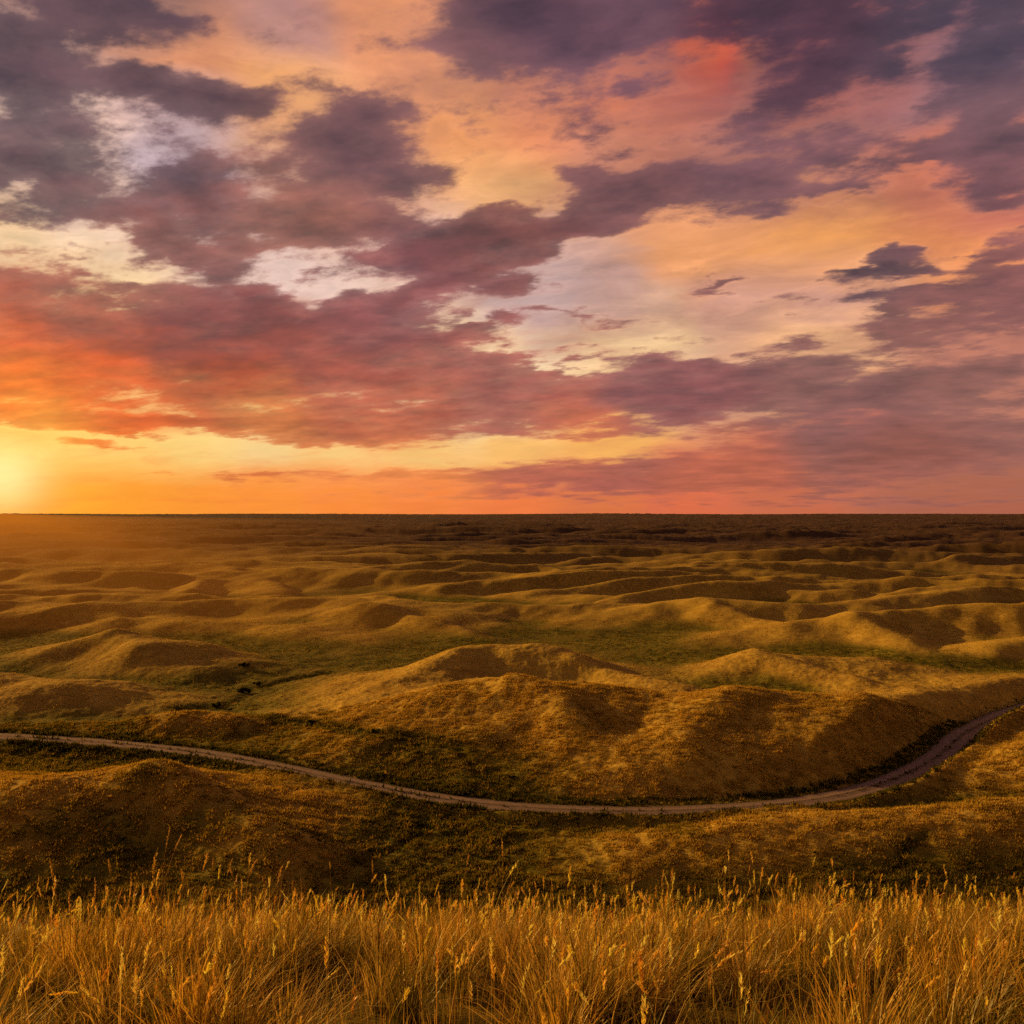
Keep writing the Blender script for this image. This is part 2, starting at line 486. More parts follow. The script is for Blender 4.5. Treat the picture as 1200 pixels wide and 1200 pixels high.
_rp = [(1330, 800, 0), (1260, 815, 0), (1200, 830, 0), (1160, 845, 0), (1125, 864, 0), (1098, 888, 0), (1055, 911, 0), (1000, 929, 0), (940, 940, 0), (870, 947, 0), (780, 951, 0),
       (700, 951, 0), (600, 946, 0), (520, 937, 0), (450, 925, 0), (380, 911, 0), (320, 898, 0), (250, 885, 0), (180, 876, 0), (100, 869, 0), (0, 863, 0), (-120, 858, 0), (-260, 854, 0)]
ROAD_PTS = [spot(px, py, -ROAD_Z * FOC / (py - HZ))[:2] for px, py, _ in _rp]


def smooth_path(pts, n):
    """Catmull-Rom through the points, n samples evenly spaced along it"""
    P = np.array(pts)
    P = np.vstack([2 * P[0] - P[1], P, 2 * P[-1] - P[-2]])
    out = []
    for i in range(1, len(P) - 2):
        t = np.linspace(0, 1, 40, endpoint=False)[:, None]
        a, b, c, d = P[i - 1], P[i], P[i + 1], P[i + 2]
        out.append(0.5 * ((2 * b) + (c - a) * t + (2 * a - 5 * b + 4 * c - d) * t ** 2 + (3 * b - a - 3 * c + d) * t ** 3))
    Q = np.vstack(out + [P[-2][None]])
    for _ in range(60):
        Q[1:-1] = 0.25 * Q[:-2] + 0.5 * Q[1:-1] + 0.25 * Q[2:]
    s = np.concatenate([[0], np.cumsum(np.hypot(*np.diff(Q, axis=0).T))])
    u = np.linspace(0, s[-1], n)
    return np.stack([np.interp(u, s, Q[:, 0]), np.interp(u, s, Q[:, 1])], 1)


ROAD = smooth_path(ROAD_PTS, 420)
ROAD_COARSE = ROAD[::6]


def seg_dist(x, y, P):
    """distance to polyline P (n x 2), position along it (in points) and side (+ = beyond it, seen from the view point)"""
    best = np.full(x.shape, 1e9)
    par = np.zeros(x.shape)
    side = np.zeros(x.shape)
    for i in range(len(P) - 1):
        ax, ay = P[i]
        bx, by = P[i + 1]
        ex, ey = bx - ax, by - ay
        L2 = ex * ex + ey * ey
        t = np.clip(((x - ax) * ex + (y - ay) * ey) / L2, 0, 1)
        dx, dy = x - ax - ex * t, y - ay - ey * t
        d = dx * dx + dy * dy
        k = d < best
        best = np.where(k, d, best)
        par = np.where(k, i + t, par)
        side = np.where(k, (dx * ey - dy * ex) / np.sqrt(L2 * (d + 1e-9)), side)
    return np.sqrt(best), par, side


# dry gullies and the creek line in the valley: spots along each, half-width, depth, darkness
GULLIES = [
    ([(1082, 976), (1066, 992), (1056, 1008), (1048, 1022)], 0.45, 0.3, 0.45),
    ([(505, 958), (490, 975), (470, 990), (440, 1000), (420, 1012)], 1.1, 0.35, 0.3),
    ([(385, 788), (340, 796), (300, 806), (285, 818), (262, 828), (215, 832)], 1.9, 0.45, 0.3),
    ([(262, 828), (320, 842), (365, 850), (440, 860), (520, 868), (545, 885)], 1.1, 0.3, 0.25),
    ([(545, 885), (560, 905), (590, 925)], 0.9, 0.25, 0.25),
]
_gul = []


def sight(px, py, d0=88.0, d1=1500.0):
    """where the line of sight through (px, py) of the photograph meets the ground"""
    d = 1 / np.linspace(1 / d0, 1 / d1, 3000)
    zr = -(py - HZ) / FOC * d
    z = land(np.array((px - 600.0) / FOC * d), d)[0]
    k = int(np.argmax(z >= zr))
    return (px - 600.0) / FOC * d[k], d[k], z[k]


# shade of the dark hill face, painted as greener grass: spot and radius
HILL_SHADE = [(-44.0, 102.0, 24.0), (-14.0, 112.0, 12.0)]

FORE = [(-200, -9), (-60, -2.2), (-10, -1.45), (0, -1.62), (2, -2.02), (3.5, -2.46), (5, -2.98), (7, -3.72), (9, -4.52), (11, -5.5), (14, -7.4), (19, -11.2), (27, -17.5),
        (40, -26.0), (55, -33.2), (70, -38.4), (82, -41.2), (92, -42.0), (200, -42.0)]


def land(x, y, full=True):
    """height of the ground at x, y; also how green it is (painted hill shade included) and the distance from the road"""
    x = np.asarray(x, float)
    y = np.asarray(y, float)
    rad = np.hypot(x, y)
    valley = VALLEY + 1.5 * fbm(x / 160, y / 160, 3, 0.5, 5) + 3.0 * sstep(rad, 250, 600) * fbm(x / 95, y / 70, 3, 0.45, 6)
    # laid-out hills
    rise = np.zeros(x.shape)
    near = (rad > 70) & (rad < 3400) & (y > 20)
    xn, yn = x[near], y[near]
    wx = 7.0 * fbm(xn / 45, yn / 45, 3, 0.5, 21)
    wy = 7.0 * fbm(xn / 45, yn / 45, 3, 0.5, 31)
    fade = sstep(np.hypot(xn, yn), 95, 150)
    xw, yw = xn + wx * fade, yn + wy * fade
    acc = np.zeros(xn.shape)
    for S, nx, ny, wf, wb, norm in CRESTS:
        lo, hi = S[:, :2].min(0) - 3.2 * max(wf, wb), S[:, :2].max(0) + 3.2 * max(wf, wb)
        bb = (xw > lo[0]) & (xw < hi[0]) & (yw > lo[1]) & (yw < hi[1])
        if not bb.any():
            continue
        xb, yb, vb = xw[bb], yw[bb], valley[near][bb]
        tot = np.zeros(xb.shape)
        for k in range(len(S)):
            dx, dy = xb - S[k, 0], yb - S[k, 1]
            d = np.sqrt(dx * dx + dy * dy) + 1e-6
            w = wb + (wf - wb) * (0.5 + 0.5 * (dx * nx[k] + dy * ny[k]) / d)
            q = (d / w) ** 2
            e = np.maximum(S[k, 2] - vb, 0.0) * (0.62 * np.exp(-q) + 0.38 * np.exp(-1.2 * np.sqrt(q + 0.03)))
            tot += e ** 6
        acc[bb] += (tot / norm) ** 0.5
    rise[near] = acc ** (1 / 3.0)
    # rolling sandhills farther out
    far = sstep(rad, 1900, 3300)
    qx = x + 40 * fbm(x / 210, y / 210, 2, 0.5, 41)
    qy = y + 40 * fbm(x / 210, y / 210, 2, 0.5, 43)
    # long overlapping ridges, joined where two trends meet
    n1 = fbm((0.93 * qx + 0.37 * qy) / 700, (0.93 * qy - 0.37 * qx) / 330, 2, 0.42, 51)
    n2 = fbm((0.80 * qx - 0.60 * qy) / 600, (0.80 * qy + 0.60 * qx) / 360, 2, 0.42, 57)
    r1 = np.exp(-(n1 / 0.22) ** 2) * (0.65 + 0.7 * gnoise(x / 240, y / 240, 71))
    r2 = np.exp(-(n2 / 0.20) ** 2) * (0.60 + 0.7 * gnoise(x / 260, y / 260, 73))
    rid = (np.maximum(r1, 0) ** 3 + np.maximum(r2, 0) ** 3) ** (1 / 3.0)
    big = fbm(x / 700, y / 700, 2, 0.5, 61)
    amp = (15.0 + 6.0 * big) * (1.0 + 0.6 * sstep(rad, 5000, 22000))
    hills = amp * rid - 5.5 + 75.0 * sstep(rad, 9000, 26000) * fbm(x / 9000, y / 9000, 3, 0.5, 63)
    z = valley + np.maximum(rise, 0) + far * hills * sstep(rise, 9.0, 1.0)
    # smaller swells and gullies
    mid = sstep(rad, 95, 135)
    mu, mv = 0.80 * x - 0.60 * y, 0.60 * x + 0.80 * y
    z += mid * (1.9 * fbm(mu / 24, mv / 60, 3, 0.42, 81)) * (0.35 + 0.65 * sstep(rise + far * np.maximum(hills, 0), 0.5, 5.0))
    green = np.clip(0.98 - 0.19 * (z - valley + 1.0) + 0.6 * fbm(x / 60, y / 60, 4, 0.55, 91), 0, 1)
    for gx, gy, gr in HILL_SHADE:
        green = np.maximum(green, 0.62 * np.exp(-((x - gx) / gr) ** 2 - ((y - gy) / (0.6 * gr)) ** 2) + 0.3 * fbm(x / 9, y / 9, 3, 0.55, 141) * (np.hypot(x - gx, y - gy) < gr))
    # the near hill one stands on
    zf = np.interp(y, [p[0] for p in FORE], [p[1] for p in FORE])
    zf = zf + 0.10 * fbm(x / 3.1, y / 3.1, 3, 0.5, 95) * sstep(np.abs(y), 0.2, 3) + 0.55 * fbm(x / 16, y / 30, 2, 0.5, 97) * sstep(y, 3, 12)
    wv = sstep(y, 72, 97)
    z = zf * (1 - wv) + z * wv
    green = np.where(y < 90, np.maximum(0.25, green * wv), green)
    # road bed, with a low cut bank along its far side
    rdist = np.full(x.shape, 999.0)
    bb = (rad > 95) & (rad < 300) & (y > 95) & (y < 260)
    if bb.any():
        dd, par, side = seg_dist(x[bb], y[bb], ROAD_COARSE)
        beyond = side < 0            # the road runs right to left
        zz = z[bb]
        k = np.where(beyond, sstep(dd, 2.5, 5.2), sstep(dd, 2.6, 13.0))
        zz = ROAD_Z + (zz - ROAD_Z) * k
        zz += np.where(beyond, 0.75 * np.exp(-((dd - 5.2) / 1.5) ** 2), -0.25 * np.exp(-((dd - 5.0) / 1.6) ** 2))
        z[bb] = zz
        rdist[bb] = dd
    for P, hw, dep, _ in _gul:
        lo, hi = P.min(0) - 8, P.max(0) + 8
        bb = (x > lo[0]) & (x < hi[0]) & (y > lo[1]) & (y < hi[1])
        if bb.any():
            dd, _, _ = seg_dist(x[bb] + 1.2 * gnoise(x[bb] / 4, y[bb] / 4, 131), y[bb] + 1.2 * gnoise(x[bb] / 4, y[bb] / 4, 137), P)
            z[bb] -= dep * np.exp(-(dd / hw) ** 2) * sstep(rdist[bb], 3.0, 5.0)
            green[bb] = np.maximum(green[bb], 0.8 * np.exp(-(dd / (2.5 * hw)) ** 2))
    # grass-height lumps
    lum = sstep(rad, 40, 95) * (1 - 0.8 * sstep(rad, 170, 330)) * (1 - sstep(rad, 380, 900)) * sstep(rdist, 2.6, 4.2)
    z += lum * (0.36 * fbm(x / 5.5, y / 5.5, 2, 0.5, 101) + 0.15 * fbm(x / 1.6, y / 1.6, 2, 0.6, 107))
    return z, green, rdist


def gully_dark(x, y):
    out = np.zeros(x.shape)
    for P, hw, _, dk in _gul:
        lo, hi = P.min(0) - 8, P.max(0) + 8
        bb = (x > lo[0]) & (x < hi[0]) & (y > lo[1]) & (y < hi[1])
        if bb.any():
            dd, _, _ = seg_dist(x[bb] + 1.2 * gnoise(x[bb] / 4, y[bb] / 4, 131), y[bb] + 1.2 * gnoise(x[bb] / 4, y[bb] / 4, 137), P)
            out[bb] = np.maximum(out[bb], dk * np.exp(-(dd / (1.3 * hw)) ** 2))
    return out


_gul = [(np.array([sight(px, py)[:2] for px, py in pts]), hw, dep, dk) for pts, hw, dep, dk in GULLIES]


def new_mesh(name, verts, faces, mat=None, smooth=True):
    """mesh from an (n,3) array and an (m,k) index array"""
    me = bpy.data.meshes.new(name)
    nv, (nf, k) = len(verts), faces.shape
    me.vertices.add(nv)
    me.vertices.foreach_set('co', np.ascontiguousarray(verts, dtype=np.float32).ravel())
    me.loops.add(nf * k)
    me.loops.foreach_set('vertex_index', np.ascontiguousarray(faces, dtype=np.int32).ravel())
    me.polygons.add(nf)
    me.polygons.foreach_set('loop_start', np.arange(0, nf * k, k, dtype=np.int32))
    me.polygons.foreach_set('use_smooth', np.full(nf, smooth, dtype=bool))
    me.update(calc_edges=True)
    if mat:
        me.materials.append(mat)
    return me


def set_color(me, name, rgb):
    """per-vertex colour attribute"""
    a = me.attributes.new(name, 'FLOAT_COLOR', 'POINT')
    c = np.ones((len(rgb), 4), np.float32)
    c[:, :3] = rgb
    a.data.foreach_set('color', c.ravel())


def obj(name, me, parent=None, **props):
    o = bpy.data.objects.new(name, me)
    col.objects.link(o)
    if parent:
        o.parent = parent
    for k, v in props.items():
        o[k] = v
    return o


# ------------------------------------------------------------------ materials
def mat_base(name):
    m = bpy.data.materials.new(name)
    m.use_nodes = True
    m.node_tree.nodes.clear()
    N = NT(m.node_tree)
    out = N.node('ShaderNodeOutputMaterial')
    return m, N, out


def mat_ground():
    m, N, out = mat_base("dry_prairie")
    pos = N.node('ShaderNodeNewGeometry').outputs['Position']
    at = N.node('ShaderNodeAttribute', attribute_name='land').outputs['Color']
    gr, dk, far_shade = N.sep(at)
    n_big = N.noise(pos, 0.045, 5, 0.55)
    n_mid = N.noise(pos, 0.35, 6, 0.62)
    n_fin = N.noise(pos, 2.1, 5, 0.65)
    gold = N.mix(N.smooth(n_big, 0.35, 0.65), (0.62, 0.43, 0.075), (0.47, 0.31, 0.06))
    gold = N.mix(N.smooth(n_mid, 0.45, 0.75), gold, (0.68, 0.49, 0.10))
    grn = N.mix(N.smooth(n_mid, 0.35, 0.65), (0.10, 0.105, 0.014), (0.26, 0.215, 0.03))
    g = N.m('ADD', gr, N.mul(N.sub(n_mid, 0.5), 0.5), clamp=True)
    c = N.mix(N.smooth(g, 0.15, 0.62), gold, grn)
    # dark specks where the noise runs low
    spk = N.smooth(N.add(N.mul(n_fin, 0.6), N.mul(n_mid, 0.4)), 0.53, 0.40)
    c = N.mix(N.mul(spk, 0.22), c, (0.045, 0.030, 0.010))
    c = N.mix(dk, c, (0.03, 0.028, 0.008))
    c = N.mix(far_shade, c, (0.075, 0.040, 0.034))  # shade of the far plain mixed into the base colour
    bs = N.node('ShaderNodeBsdfPrincipled')
    N.put(bs.inputs['Base Color'], c)
    bs.inputs['Roughness'].default_value = 0.95
    bs.inputs['Specular IOR Level'].default_value = 0.05
    bp = N.node('ShaderNodeBump')
    N.put(bp.inputs['Strength'], N.smooth(N.v('LENGTH', pos), 120.0, 420.0, 0.5, 0.06))
    bp.inputs['Distance'].default_value = 0.5
    N.put(bp.inputs['Height'], N.add(N.mul(n_fin, 0.35), N.mul(n_mid, 1.1)))
    N.put(bs.inputs['Normal'], bp.outputs[0])
    N.l.new(bs.outputs[0], out.inputs[0])
    return m


def mat_grass(name, transl=0.45, slope=0.0, gloss=0.0):
    m, N, out = mat_base(name)
    at = N.node('ShaderNodeAttribute', attribute_name='tint').outputs['Color']
    d = N.node('ShaderNodeBsdfDiffuse')
    N.put(d.inputs['Color'], at)
    t = N.node('ShaderNodeBsdfTranslucent')
    N.put(t.inputs['Color'], N.v('MULTIPLY', at, (1.15, 1.0, 0.8)))
    if slope:       # far tufts: mostly the light of the slope they cover
        nn = N.node('ShaderNodeAttribute', attribute_name='slope').outputs['Vector']
        geo = N.node('ShaderNodeNewGeometry').outputs['Normal']
        nn = N.v('NORMALIZE', N.v('ADD', N.v('SCALE', nn, scale=slope), N.v('SCALE', geo, scale=1 - slope)))
        N.put(d.inputs['Normal'], nn)
    mx = N.node('ShaderNodeMixShader')
    mx.inputs[0].default_value = transl
    N.l.new(d.outputs[0], mx.inputs[1])
    N.l.new(t.outputs[0], mx.inputs[2])
    sh = mx.outputs[0]
    if gloss:       # the waxy shine of dry blades against the light
        gl = N.node('ShaderNodeBsdfGlossy')
        gl.inputs['Roughness'].default_value = 0.38
        gl.inputs['Color'].default_value = (1.0, 0.95, 0.85, 1)
        m2 = N.node('ShaderNodeMixShader')
        m2.inputs[0].default_value = gloss
        N.l.new(sh, m2.inputs[1])
        N.l.new(gl.outputs[0], m2.inputs[2])
        sh = m2.outputs[0]
    N.l.new(sh, out.inputs[0])
    return m


def mat_road():
    m, N, out = mat_base("packed_dirt")
    pos = N.node('ShaderNodeNewGeometry').outputs['Position']
    at = N.node('ShaderNodeAttribute', attribute_name='land').outputs['Color']
    edge, track, _ = N.sep(at)
    n1 = N.noise(pos, 0.8, 6, 0.6)
    n2 = N.noise(pos, 6.0, 4, 0.6)
    c = N.mix(N.smooth(n1, 0.35, 0.65), (0.20, 0.14, 0.12), (0.27, 0.195, 0.165))
    c = N.mix(N.mul(N.smooth(n2, 0.5, 0.7), 0.35), c, (0.29, 0.215, 0.18))
    c = N.mix(N.mul(track, 0.6), c, (0.35, 0.255, 0.22))
    e = N.smooth(N.add(edge, N.mul(N.sub(n1, 0.5), 1.1)), 0.35, 0.75)
    c = N.mix(e, c, (0.085, 0.07, 0.025))
    bs = N.node('ShaderNodeBsdfPrincipled')
    N.put(bs.inputs['Base Color'], c)
    bs.inputs['Roughness'].default_value = 0.9
    bs.inputs['Specular IOR Level'].default_value = 0.1
    bp = N.node('ShaderNodeBump')
    bp.inputs['Strength'].default_value = 0.5
    bp.inputs['Distance'].default_value = 0.12
    N.put(bp.inputs['Height'], N.add(n1, N.mul(n2, 0.3)))
    N.put(bs.inputs['Normal'], bp.outputs[0])
    N.l.new(bs.outputs[0], out.inputs[0])
    return m


M_GROUND, M_ROAD = mat_ground(), mat_road()
M_GRASS = mat_grass("dry_grass", 0.42, 0.0, 0.02)
M_TUFT = mat_grass("grass_tufts", 0.30, 0.66)


# ------------------------------------------------------------------ ground
def build_ground():
    az_f = np.linspace(-34.5, 34.5, 1150)
    az_l = -np.concatenate([np.geomspace(34.8, 60, 40), np.linspace(62, 180, 50)])[::-1]
    az_r = np.concatenate([np.geomspace(34.8, 60, 40), np.linspace(62, 180, 50)])[:-1]
    az = np.concatenate([az_l, az_f, az_r]) * D2R
    rr = np.concatenate([np.linspace(0.6, 13, 95, endpoint=False), np.linspace(13, 92, 70, endpoint=False), 1 / np.linspace(1 / 92, 1 / 210, 400, endpoint=False),
                         1 / np.linspace(1 / 210, 1 / 600, 300, endpoint=False), np.geomspace(600, 4000, 150, endpoint=False), np.geomspace(4000, 60000, 70)])
    R, A = np.meshgrid(rr, az, indexing='ij')
    X, Y = R * np.sin(A), R * np.cos(A)
    z, g, rd = land(X.ravel(), Y.ravel())
    V = np.stack([X.ravel(), Y.ravel(), z], 1)
    nr, na = R.shape
    i = np.arange(nr - 1)[:, None] * na
    j = np.arange(na)[None, :]
    j2 = (j + 1) % na
    F = np.stack([i + j, i + j2, i + na + j2, i + na + j], -1).reshape(-1, 4)
    # the first ring is closed with a fan to its centre
    me = new_mesh("ground", V, F, M_GROUND)
    dark = sstep(rd, 5.2, 3.4) * 0.4
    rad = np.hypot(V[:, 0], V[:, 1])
    far = sstep(rad, 300, 1080) * 0.93  # far shade, painted into the ground colour by distance
    dark = np.maximum(dark, 0.8 * sstep(rad, 45, 20))         # dark soil and thatch, with shade under the tall grass painted in
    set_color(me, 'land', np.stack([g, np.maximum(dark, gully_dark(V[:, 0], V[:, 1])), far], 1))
    obj("ground", me, kind='structure')
    # surface normals of the sheet, and a quick look-up of height, greenness, road distance and normal
    Z, G, Rd = z.reshape(nr, na), g.reshape(nr, na), rd.reshape(nr, na)
    P = np.stack([X, Y, Z], -1)
    nrm = np.cross(np.gradient(P, axis=1), np.gradient(P, axis=0))
    nrm /= np.linalg.norm(nrm, axis=-1)[..., None]
    nrm *= np.sign(nrm[..., 2:3])
    # soften, so that grass takes the light of the slope it grows on and not of each lump
    for _ in range(3):
        nrm[1:-1, 1:-1] = (nrm[:-2, 1:-1] + nrm[2:, 1:-1] + nrm[1:-1, :-2] + nrm[1:-1, 2:] + nrm[1:-1, 1:-1]) / 5

    def sample(x, y):
        r, a = np.hypot(x, y), np.arctan2(x, y)
        i = np.clip(np.searchsorted(rr, r) - 1, 0, nr - 2)
        k = np.clip(np.searchsorted(az, a) - 1, 0, na - 2)
        u = np.clip((r - rr[i]) / (rr[i + 1] - rr[i]), 0, 1)
        v = np.clip((a - az[k]) / (az[k + 1] - az[k]), 0, 1)

        def lerp(T):
            uu, vv = (u, v) if T.ndim == 2 else (u[:, None], v[:, None])
            return (T[i, k] * (1 - uu) + T[i + 1, k] * uu) * (1 - vv) + (T[i, k + 1] * (1 - uu) + T[i + 1, k + 1] * uu) * vv
        return lerp(Z), lerp(G), lerp(Rd), lerp(nrm)
    return sample


def build_road():
    n = len(ROAD)
    tan = np.gradient(ROAD, axis=0)
    tan /= np.hypot(tan[:, 0], tan[:, 1])[:, None]
    nor = np.stack([tan[:, 1], -tan[:, 0]], 1)
    offs = np.linspace(-1, 1, 15)
    half = 2.3 + 0.55 * sstep(ROAD[:, 0], 30, 85) + 0.3 * fbm(ROAD[:, 0] / 14, ROAD[:, 1] / 14, 3, 0.5, 201)
    V, Cc = [], []
    for o in offs:
        p = ROAD + nor * (half * o)[:, None]
        z = land(p[:, 0], p[:, 1])[0]
        crown = 0.10 * (1 - o * o) - 0.05 * (np.exp(-((abs(o) - 0.42) / 0.16) ** 2))
        V.append(np.column_stack([p, z * 0 + ROAD_Z + 0.05 + crown]))
        Cc.append(np.column_stack([np.full(n, abs(o) ** 3 + 0.62 * math.exp(-(o / 0.17) ** 2)), np.full(n, math.exp(-((abs(o) - 0.42) / 0.2) ** 2)), np.zeros(n)]))
    V = np.stack(V, 1).reshape(-1, 3)
    Cc = np.stack(Cc, 1).reshape(-1, 3)
    k = len(offs)
    i = np.arange(n - 1)[:, None] * k
    j = np.arange(k - 1)[None, :]
    F = np.stack([i + j, i + j + 1, i + k + j + 1, i + k + j], -1).reshape(-1, 4)
    me = new_mesh("dirt_road", V, F, M_ROAD)
    set_color(me, 'land', Cc)
    o = obj("dirt_road", me, kind='structure')


sample_ground = build_ground()
build_road()

# ------------------------------------------------------------------ grass
rng = np.random.default_rng(4)
GOLD = np.array([0.70, 0.495, 0.08])
PALE = np.array([0.82, 0.56, 0.13])
RUST = np.array([0.44, 0.265, 0.05])
OLIV = np.array([0.28, 0.225, 0.03])
GREEN = np.array([0.115, 0.13, 0.017])


def blades(root, length, width, lean, az, bend, c0, c1, seg=5, face=None):
    """curved tapering blades: root (n,3), lean = outward reach / length, az = direction of the lean"""
    n = len(root)
    t = np.linspace(0, 1, seg + 1)[None, :]
    L = length[:, None]
    out = lean[:, None] * (0.35 * t + 0.65 * t ** (1 + bend[:, None]))
    up = t * np.sqrt(np.maximum(0.05, 1 - 0.6 * lean[:, None] ** 2)) - 0.35 * np.maximum(bend[:, None] - 1, 0) * lean[:, None] * t ** 4
    px = root[:, 0:1] + L * out * np.cos(az)[:, None]
    py = root[:, 1:2] + L * out * np.sin(az)[:, None]
    pz = root[:, 2:3] + L * up
    fa = az + np.pi / 2 + rng.normal(0, 0.7, n) if face is None else face
    w = width[:, None] * 0.5 * np.clip(1.05 - t ** 2.2, 0.06, 1) * (0.6 + 0.4 * np.minimum(t * 6, 1))
    ox, oy = w * np.cos(fa)[:, None], w * np.sin(fa)[:, None]
    V = np.stack([np.stack([px - ox, py - oy, pz], -1), np.stack([px + ox, py + oy, pz], -1)], 2)      # n, seg+1, 2, 3
    k = (seg + 1) * 2
    i = (np.arange(n) * k)[:, None]
    s = np.arange(seg)[None, :] * 2
    F = np.stack([i + s, i + s + 1, i + s + 3, i + s + 2], -1).reshape(-1, 4)
    tt = (t[..., None] ** 0.8)
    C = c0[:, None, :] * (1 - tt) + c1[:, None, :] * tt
    C = np.repeat(C[:, :, None, :], 2, 2)
    mid = np.stack([px, py, pz], -1)
    return V.reshape(-1, 3), F, C.reshape(-1, 3), mid


def join(parts):
    V, F, C, o = [], [], [], 0
    for v, f, c in parts:
        V.append(v)
        F.append(f + o)
        C.append(c)
        o += len(v)
    return np.vstack(V), np.vstack(F), np.vstack(C)


def pick(n, cols, p):
    k = rng.choice(len(cols), n, p=np.array(p) / np.sum(p))
    c = np.array(cols)[k]
    return c * rng.uniform(0.7, 1.3, (n, 1)) * rng.uniform(0.93, 1.07, (n, 3))


def spikelets(mid, n_spk, head_len, size, c):
    """seed heads: small chaff-like leaves crowded round the top of each stem"""
    n = len(mid)
    tip, low = mid[:, -1], mid[:, -2]
    ax = tip - low
    ax /= np.linalg.norm(ax, axis=1)[:, None] + 1e-9
    u = (np.arange(n_spk)[None, :] + rng.random((n, n_spk))) / n_spk
    prof = np.sin(np.pi * np.clip(u * 0.9 + 0.08, 0, 1)) ** 0.8
    base = tip[:, None, :] - ax[:, None, :] * (head_len[:, None] * (1 - u))[..., None]
    th = rng.random((n, n_spk)) * 2 * np.pi
    side = np.stack([np.cos(th), np.sin(th), rng.normal(0, 0.3, th.shape)], -1)
    d = ax[:, None, :] * 1.0 + side * (0.35 + 0.35 * rng.random(th.shape))[..., None]
    d /= np.linalg.norm(d, axis=-1)[..., None]
    ln = size[:, None] * (0.5 + prof)
    tipp = base + d * ln[..., None]
    perp = np.cross(d, side)
    perp /= np.linalg.norm(perp, axis=-1)[..., None] + 1e-9
    m = base + d * (ln * 0.45)[..., None]
    w = (ln * 0.17)[..., None]
    V = np.stack([base, m + perp * w, tipp, m - perp * w], 2).reshape(-1, 3)
    F = np.arange(n * n_spk * 4).reshape(-1, 4)
    C = np.repeat(np.repeat(c[:, None, :], n_spk, 1) * rng.uniform(0.8, 1.25, (n, n_spk, 1)), 4, 1).reshape(-1, 3)
    return V, F, C


def wedge(n, d0, d1, half=0.62, pad=0.0):
    """random spots in the wedge of ground in front of the view point"""
    d = np.sqrt(rng.random(n) * (d1 ** 2 - d0 ** 2) + d0 ** 2)
    x = (rng.random(n) * 2 - 1) * (half * d + pad)
    return x, d


STRAW = np.array([0.84, 0.55, 0.085])
CHAFF = np.array([0.92, 0.66, 0.17])


